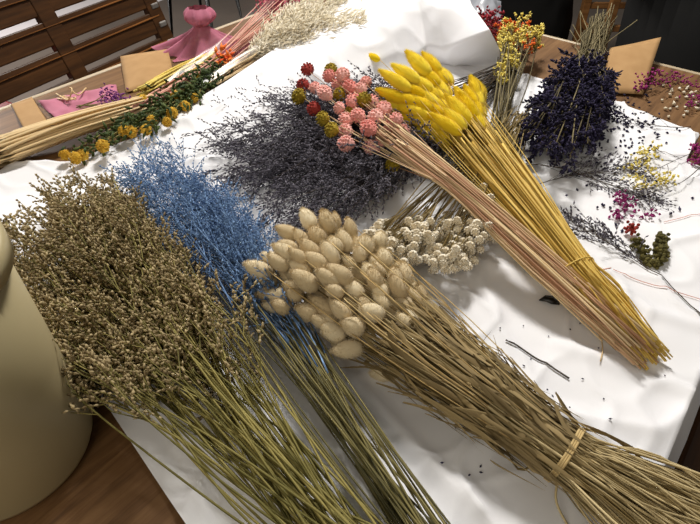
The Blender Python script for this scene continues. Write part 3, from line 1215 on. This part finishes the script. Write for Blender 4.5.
# green bunch with mustard buttons
BT = [(124, 131), (131, 132), (146, 130), (152, 120), (172, 113), (185, 106), (194, 98), (196, 73), (199, 79), (167, 122), (143, 100), (176, 96), (65, 155), (83, 155), (103, 146), (76, 158)]
B = V(232, 60, .03)
gb = thing('button_flower_bunch', Vector((B.x, B.y, TT)), 'green leafy bunch with mustard yellow button flowers along the paper edge', 'dried flower bunch')
for i, (px, py) in enumerate(BT):
    tip = V(px, py, .035 if py < 150 else .022)
    c = spline([clampz(B+rv(.008)), clampz(B.lerp(tip, .5)+rv(.005)), tip], 10)
    st, fl = MB(), MB()
    st.tube(c, .0012, 4)
    for k in range(int(26+(tip-B).length*140)):
        q = at(c, U(.15, .98))+rv(.009)
        fl.floret(clampz(q), ((c[-1]-c[0]).normalized()*.7+rv(.7)).normalized(), U(.012, .022), .0062)
    s = build('stem', st, M['casp_stem'], gb)
    build('foliage', fl, M['green'], s)
    hb = MB()
    d = ((tip-B).normalized()+Vector((0, -.4, .5))).normalized()
    r = U(.0085, .011)
    hb.ball(tip, d, r*1.7, r, 14, 9)
    for k in range(70):
        q = rv(1).normalized()
        hb.floret(tip+q*r*.8, q, r*.32, r*.34)
    build('button_flower', hb, M['button'], s)

# violet sprig on the tissue
B = V(78, 107, .008)
vs_ = thing('violet_sprig', B, 'small violet flower sprig lying on the flat pink tissue', 'dried flower')
for i in range(9):
    tip = V(113+U(-8, 10), 101+U(-9, 9), U(.012, .03))
    c = spline([clampz(B+rv(.004)), clampz(B.lerp(tip, .5)+rv(.005)), tip], 7)
    st, fl = MB(), MB()
    st.tube(c, .0009, 4)
    for k in range(26):
        fl.floret(clampz(tip+rv(.009)), rv(1).normalized(), .008, .004)
    s = build('stem', st, M['casp_stem'], vs_)
    build('blossom_cluster', fl, M['violet'], s)
mb = MB()
mb.tube(spline([V(60, 96, .006), V(68, 100, .012), V(72, 90, .03), V(70, 88, .02), V(78, 95, .012), V(86, 88, .008)], 24), .0016, 4)
for k in range(5):
    mb.tube(spline([V(58+U(-2, 4), 95+U(-2, 5), .004), V(68+U(-3, 3), 97+U(-2, 4), .008), V(76, 98+U(-3, 2), .005)], 6), .0012, 4)
tag(single('raffia_scrap', mb, M['straw'], V(70, 96)), 'curled scrap of pale raffia on the flat pink tissue', 'raffia')


# ------------------------------------------------------------------ loose sprigs on the right
def sprig(name, label, ctrl, stemm, flm, n=8, blen=.05, sub=2, slen=.02, flL=.004, flW=.002, nfl=4, r=.0008, t0=.3, part='blossom_spray', clusters=None, twigs=True, spread=.7):
    pts = [clampz(q) for q in spline([V(*q) for q in ctrl], 13)]
    loc = Vector((*pts[0][:2], TT))
    rt = thing(name, loc, label, 'dried flower sprig')
    st, fl = MB(), MB()
    st.tube(pts, [r*(1-.5*k/12) for k in range(13)], 4)
    if n:
        spray(st, fl, pts, r, t0=t0, nbr=n, blen=blen, sub=sub, slen=slen, flL=flL, flW=flW, nfl=nfl, twig_to=None if twigs else fl, spread=spread)
    for (px, py, z, k, s) in (clusters or []):
        p = V(px, py, z)
        q = min(pts, key=lambda e: (e-p).length)
        q2 = pts[max(0, pts.index(q)-2)]
        st.tube(spline([q2, q2.lerp(p, .5)+rv(.003), p], 6), r*.6, 3)
        for _ in range(k):
            fl.floret(clampz(p+Vector((random.gauss(0, s), random.gauss(0, s), random.gauss(0, s*.5)))), rv(1).normalized(), flL, flW)
    build('stem', st, M[stemm], rt)
    if fl.fl or fl.v:
        build(part, fl, M[flm], rt)
    return rt


sprig('caspia_sprig', 'long thin grey caspia sprig below the navy purple statice', [(505, 162, .01), (560, 168, .012), (610, 185, .01), (640, 196, .008)], 'twig', 'grey_fl', 24, .07, 4, .028, .0058, .0024, 4, .001, .15)
sprig('caspia_sprig', 'short grey caspia sprig crossing below the navy purple statice', [(520, 190, .008), (560, 178, .012), (600, 172, .01), (632, 174, .008)], 'twig', 'grey_fl', 18, .06, 4, .026, .0058, .0024, 4, .0009, .2)
sprig('caspia_sprig', 'grey caspia sprig with its stem running off beside the olive brown sprig', [(706, 326, .006), (672, 288, .008), (620, 250, .012), (572, 222, .008)], 'twig', 'grey_fl', 15, .06, 4, .026, .0065, .003, 5, .001, .45)
sprig('caspia_sprig', 'dark sprig lying between the kraft paper and the soft yellow blossoms', [(690, 128, .006), (660, 126, .01), (630, 120, .01), (612, 118, .006)], 'twig', 'navy', 9, .04, 3, .018, .006, .003, 4, .0008, .2)
sprig('yellow_sprig', 'loose pale yellow blossom sprig on the white paper', [(706, 148, .012), (680, 158, .016), (655, 170, .016), (640, 176, .012)], 'twig', 'smallyel', 0, flL=.0075, flW=.0045, t0=.3,
      clusters=[(633, 165, .02, 26, .008), (648, 158, .02, 30, .008), (655, 148, .02, 14, .006), (640, 183, .014, 30, .009), (664, 181, .018, 26, .008), (668, 174, .018, 10, .005), (642, 150, .016, 10, .006), (652, 170, .02, 16, .008)])
sprig('magenta_sprig', 'branching stem with a magenta blossom cluster left of the olive brown sprig', [(708, 160, .012), (682, 182, .016), (650, 193, .014), (628, 200, .012)], 'twig', 'magenta', 0, flL=.0075, flW=.0045,
      clusters=[(622, 198, .012, 30, .007), (628, 206, .012, 26, .007), (618, 214, .01, 24, .005), (652, 212, .008, 8, .005), (646, 215, .008, 6, .004)])
sprig('magenta_sprig', 'magenta blossom sprig at the right edge beside the pale yellow sprig', [(715, 175, .01), (706, 166, .014), (700, 158, .014)], 'twig', 'magenta', 0, flL=.008, flW=.005,
      clusters=[(697, 148, .015, 34, .006), (698, 158, .015, 26, .006), (705, 152, .015, 26, .008)])
sprig('magenta_sprig', 'magenta flower scraps lying against the kraft paper sheet', [(668, 84, .005), (655, 88, .012), (645, 90, .014)], 'twig', 'magenta', 0, flL=.009, flW=.005,
      clusters=[(650, 80, .02, 30, .010), (642, 88, .016, 24, .008), (655, 72, .018, 20, .008)])
sprig('magenta_sprig', 'dark magenta sprig on bare wood beside the table edge', [(664, 96, .005), (676, 84, .012), (684, 74, .014)], 'twig', 'magenta', 0, flL=.008, flW=.004,
      clusters=[(676, 76, .012, 26, .011), (668, 82, .01, 16, .009), (688, 82, .01, 20, .010)])
sprig('magenta_sprig', 'dark magenta sprig on bare wood by the curved end of the white paper', [(684, 112, .005), (692, 102, .012), (700, 96, .014)], 'twig', 'magenta', 0, flL=.008, flW=.004,
      clusters=[(694, 98, .012, 30, .010), (700, 90, .01, 16, .009), (690, 106, .01, 14, .008)])

# olive brown sedum sprig
B = V(655, 268, .01)
sd = thing('sedum_sprig', B, 'olive brown knobbly flower sprig with a reddish tip on white paper', 'dried flower sprig')
st = MB()
lobes = [((637, 240, .016), (645, 258, .014), 34, .0048), ((662, 235, .02), (659, 255, .018), 44, .0048), ((666, 250, .016), (658, 262, .012), 26, .0045), ((648, 260, .014), (655, 266, .01), 22, .0042)]
for a, b, k, s in lobes:
    fl = MB()
    a, b = V(*a), V(*b)
    st.tube([B, b, a], .0014, 4)
    for _ in range(k*3):
        q = clampz(a.lerp(b, random.random())+rv(s*.75), TT+.006)
        fl.ball(q, rv(1).normalized(), .0056, .0028, 6, 4)
    build('bud_cluster', fl, M['sedum'], sd)
fl = MB()
for _ in range(30):
    fl.ball(clampz(V(632, 229, .016)+rv(.0045)), rv(1).normalized(), .005, .0026, 6, 4)
build('bud_cluster', fl, M['redfl'], sd)['label'] = 'reddish bud tip'
build('stem', st, M['casp_stem'], sd)

# single stems and scraps
mb = MB()
mb.tube([clampz(q) for q in spline([V(505, 343, .006), V(525, 353, .007), V(545, 366, .006), V(568, 381, .005)], 16)], .0011, 5)
tag(single('stem_piece', mb, M['twig'], V(536, 360)), 'short dark cut stem lying on white paper above the tied twine', 'stem')
mb = MB()
mb.tube(spline([V(570, 277, .05), V(590, 272, .05), V(611, 268, .05)], 8), .0009, 5)
tag(single('stem_piece', mb, M['rose_stem'], V(590, 272, .05)), 'thin pinkish stem stuck across the yellow straw stems', 'stem')
mb = MB()
mb.tube([clampz(q) for q in spline([V(598, 366, .006), V(602, 345, .01), V(597, 330, .012)], 10)], .0008, 5)
tag(single('stem_piece', mb, M['straw'], V(600, 348)), 'tiny pale curled stem left of the cut end of the yellow bunch', 'stem')
for pp, lab in (([(612, 272, .006), (650, 284, .008), (706, 302, .006)], 'long hair thin reddish stem running off right below the olive brown sprig'),
                ([(664, 222, .006), (690, 216, .008), (712, 214, .006)], 'hair thin stem right of the olive brown sprig near its top')):
    mb = MB()
    mb.tube([clampz(q) for q in spline([V(*q) for q in pp], 18)], .0006, 4)
    tag(single('stem_piece', mb, M['rose_stem'], V(*pp[1])), lab, 'stem')
mb = MB()
c = clampz(V(548, 304, .005))+Vector((0, 0, .003))
mb.ribbon([c+Vector((-.012, .002, 0)), c+Vector((-.004, .003, .003)), c+Vector((.004, 0, .004)), c+Vector((.013, -.003, 0))], .012, Vector((0, 1, .2)), .3)
solid(tag(single('dry_petal', mb, M['blackmetal'], c), 'single dark curled petal below the pink bunch stems', 'petal'), .0005)

mb = MB()
for k in range(230):
    z = random.random()
    if z < .55:
        px, py = random.gauss(620, 24), random.gauss(125, 22)
    elif z < .8:
        px, py = random.gauss(610, 50), random.gauss(170, 30)
    else:
        px, py = U(430, 690), U(300, 480)
    p = V(px, py, .006)
    if p.dot(E2) > N1-.02 or px > 712 or py < 84 or p.dot(E1) > A1-.05:
        continue
    sc = 1 if z < .8 else .45
    mb.floret(clampz(p, TT+.003)-Vector((0, 0, .001)), Vector((U(-1, 1), U(-1, 1), .1)).normalized(), .009*sc*U(.5, 1.2), .005*sc)
tag(single('fallen_petals', mb, M['navy'], V(620, 130)), 'dark petal crumbs scattered on the white paper around the navy purple statice', 'petals', kind='stuff')
mb = MB()
for k in range(40):
    p = V(U(660, 706), U(86, 118), .003)
    mb.floret(p, Vector((U(-1, 1), U(-1, 1), .2)).normalized(), .011*U(.5, 1.2), .007)
tag(single('fallen_petals', mb, M['cream'], V(680, 100)), 'pale petal crumbs scattered on bare wood at the right edge', 'petals', kind='stuff')

# crumpled clear plastic behind the paper
mb = MB()
rows = []
for j in range(13):
    row = []
    for i in range(17):
        p = V(466+36*i/16, -4+22*j/12, .02)
        p.z = TT+.004+.05*math.sin(math.pi*j/12)*math.sin(math.pi*i/16)+abs(noise.noise(p*60))*.02
        row.append(p)
    rows.append(row)
mb.grid(rows)
tag(single('plastic_wrap', mb, M['lightblue'], V(484, 8)), 'crumpled piece of clear plastic behind the raised paper corner', 'plastic')


# ------------------------------------------------------------------ beyond the table
def G(px, py, zabs):
    return V(px, py, zabs-TT)


# slatted bench, upper left
ang = R(30)
bx = Vector((math.sin(ang), math.cos(ang), 0))           # along the bench
byv = Vector((-math.cos(ang), math.sin(ang), 0))         # away from the table
P0 = G(75, 66, .62)                                       # a point low on the back, by the middle stile
rzb = math.atan2(bx.y, bx.x)
bench = thing('bench', (P0.x, P0.y, 0), 'dark brown slatted wooden bench behind the far left table edge', 'bench', rz=rzb)
# local axes: x along the bench, y away from the table
REC = R(20)


def bp_(x, s, t=0):
    """x along, s up the reclined back, t through its thickness"""
    return Vector((x, .0+s*math.sin(REC)+t*math.cos(REC), .62+s*math.cos(REC)-t*math.sin(REC)))


def bbox(name, x0, x1, s0, s1, th=.022, m='dark'):
    mb = MB()
    for t in (-th/2, th/2):
        for x, s in ((x0, s0), (x1, s0), (x1, s1), (x0, s1)):
            mb.v.append(bp_(x, s, t))
    for q in ((3, 2, 1, 0), (4, 5, 6, 7), (0, 1, 5, 4), (1, 2, 6, 5), (2, 3, 7, 6), (3, 0, 4, 7)):
        mb.f.append(q)
    return bevel(build(name, mb, M[m], bench, True, False), .003)


XL, XR = -.66, .34
for k in range(6):
    s0 = -.16+k*.075
    o = bbox('slat', XL, XR, s0, s0+.061, .02, 'dark_lit' if k == 5 else 'dark')  # top slat gets the lit wood colour
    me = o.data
    # added bead in lighter wood: paints the lit edge line of each slat
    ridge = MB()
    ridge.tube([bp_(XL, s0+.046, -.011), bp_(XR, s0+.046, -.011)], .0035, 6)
    build('lit_edge', ridge, M['dark_lit'], o, True)
for x in (XL-.02, -.03, XR-.03):
    bbox('stile', x, x+.05, -.2, .30, .026)
for k in range(6):
    mb = MB()
    q = bp_(XR+.0, -.10+k*.055, -.013)
    mb.box((q.x-.014, q.y-.004, q.z-.008), (q.x+.014, q.y+.004, q.z+.008))
    bevel(build('peg', mb, M['handle2'], bench, True, False), .003)
mb = MB()
mb.box((XL-.02, -.36, .42), (XR+.03, .02, .455))
bevel(build('seat', mb, M['dark'], bench, True, False), .006)
for x in (XL, XR-.03):
    for y in (-.34, -.02):
        mb = MB()
        mb.box((x, y, 0), (x+.045, y+.045, .42))
        bevel(build('leg', mb, M['dark'], bench, True, False), .004)
    mb = MB()
    mb.tube([(x+.022, -.02, .42), bp_(x+.022, -.18)], .02, 4)
    build('leg', mb, M['dark'], bench, True, False)

pm = G(30, 20, 0)
mb = MB()
mb.box((-.9, -.55, 0), (.9, .55, .004))
o = single('lit_floor_patch', mb, M['pale'], Vector((0, 0, 0)), False)  # added pale sheet, stands in for brightly lit floor behind the bench
o.location = (pm.x-.1, pm.y, 0.0005)
o.rotation_euler = (0, 0, rzb)
tag(o, 'lit floor patch added for bright floor, seen through the slats of the dark bench', 'floor patch')

# red crate at left edge
p = G(-4, 98, .52)
p = G(-4, 94, .53)
rc = thing('red_stool', (p.x, p.y, 0), 'red plastic stool at the far left beside the dark bench', 'stool', rz=rzb)
mb = MB()
mb.box((-.26, -.17, .50), (-.005, .14, .53))
bevel(build('seat', mb, M['red'], rc, True, False), .012, 3)
for sx in (-1, 1):
    for sy in (-1, 1):
        mb = MB()
        mb.tube([(sx*.09-.13, sy*.11, .505), (sx*.12-.13, sy*.14, 0)], [.02, .016], 6)
        build('leg', mb, M['red'], rc, True, False)

# black metal stool, upper middle left
p = G(205, 10, .45)
ms = thing('metal_stool', (p.x, p.y, 0), 'black metal stool behind the gathered pink tissue', 'stool')
mb = MB()
mb.lathe([(.001, .66), (.15, .66), (.16, .668), (.16, .682), (.15, .69), (.001, .69)], 32)
build('seat', mb, M['black'], ms, True)
for k in range(4):
    a = R(20+90*k)
    mb = MB()
    mb.tube([(math.cos(a)*.12, math.sin(a)*.12, .66), (math.cos(a)*.2, math.sin(a)*.2, 0)], .014, 8)
    build('leg', mb, M['blackmetal'], ms, True)
mb = MB()
mb.tube([(math.cos(t)*.172, math.sin(t)*.172, .25) for t in [6.2832*k/40 for k in range(41)]], .008, 6)
build('foot_ring', mb, M['blackmetal'], ms, True)

# wooden chair behind the far right edge
p = G(577, 38, .15)
wc = thing('wooden_stool', (p.x+.16, p.y-.16, 0), 'tall warm brown wooden stool behind the stems of the navy purple statice', 'stool')
for sx in (-1, 1):
    for sy in (-1, 1):
        mb = MB()
        mb.box((sx*.16-.019, sy*.16-.019, 0), (sx*.16+.019, sy*.16+.019, .72))
        bevel(build('leg', mb, M['oak'], wc, True, False), .004)
mb = MB()
mb.box((-.19, -.19, .72), (.19, .19, .755))
bevel(build('seat', mb, M['oak'], wc, True, False), .01, 3)
for sx in (-1, 1):
    for (lo, hi) in (((sx*.16-.01, -.145, .22), (sx*.16+.01, .145, .25)), ((-.145, sx*.16-.01, .3), (.145, sx*.16+.01, .33))):
        mb = MB()
        mb.box(lo, hi)
        bevel(build('rung', mb, M['oak'], wc, True, False), .004)

# dark bin at upper right
bn2 = thing('waste_bin', (.992, 1.486, 0), 'large black round bin behind the far right table edge', 'bin')
mb = MB()
mb.lathe([(.001, .0), (.22, 0), (.225, .02), (.275, .90), (.262, .90), (.21, .03), (.001, .03)], 48)
build('body', mb, M['black'], bn2, True)
mb = MB()
mb.lathe([(.26, .89), (.26, .915), (.288, .915), (.29, .87), (.274, .87)], 48)
build('rim', mb, M['black'], bn2, True)

# black bag, upper centre right
p = G(520, 12, .3)
bg = thing('fabric_bag', (p.x, p.y+.16, 0), 'black fabric bag on the floor beyond the far table corner', 'bag', rz=R(-35))
mb = MB()
rows = []
for j in range(17):
    t = j/16
    row = []
    for i in range(49):
        a = 6.2832*i/48
        ca, sa = math.cos(a), math.sin(a)
        ex = .55
        rx, ry = .32*(1-.25*t**2), .15*(1-.45*t**2)
        q = Vector((math.copysign(abs(ca)**ex, ca)*rx, math.copysign(abs(sa)**ex, sa)*ry, .002+.42*math.sin(t*math.pi/2)))
        q += Vector((ca, sa, 0))*noise.noise(Vector((ca*3, sa*3, t*4)))*.02
        row.append(q)
    rows.append(row)
mb.grid(rows)
mb.grid([[q for q in rows[-1]], [Vector((q.x*.1, q.y*.1, q.z+.012)) for q in rows[-1]]])
build('body', mb, M['black'], bg, True)
for s in (-1, 1):
    mb = MB()
    mb.tube(spline([(-.12, s*.06, .41), (-.1, s*.08, .52), (0, s*.09, .56), (.1, s*.08, .52), (.12, s*.06, .41)], 16), .011, 6)
    build('handle', mb, M['blackmetal'], bg, True)

# dark stool below the near right edge
p = G(700, 470, .46)
ds = thing('dark_stool', (p.x+.16, p.y-.02, 0), 'dark brown wooden stool below the near right table edge', 'stool', rz=RZ)
mb = MB()
mb.box((-.17, -.17, .43), (.17, .17, .46))
bevel(build('seat', mb, M['dark'], ds, True, False), .01, 3)
for sx in (-1, 1):
    for sy in (-1, 1):
        mb = MB()
        mb.tube([(sx*.13, sy*.13, .43), (sx*.15, sy*.15, 0)], .018, 8)
        build('leg', mb, M['dark'], ds, True)
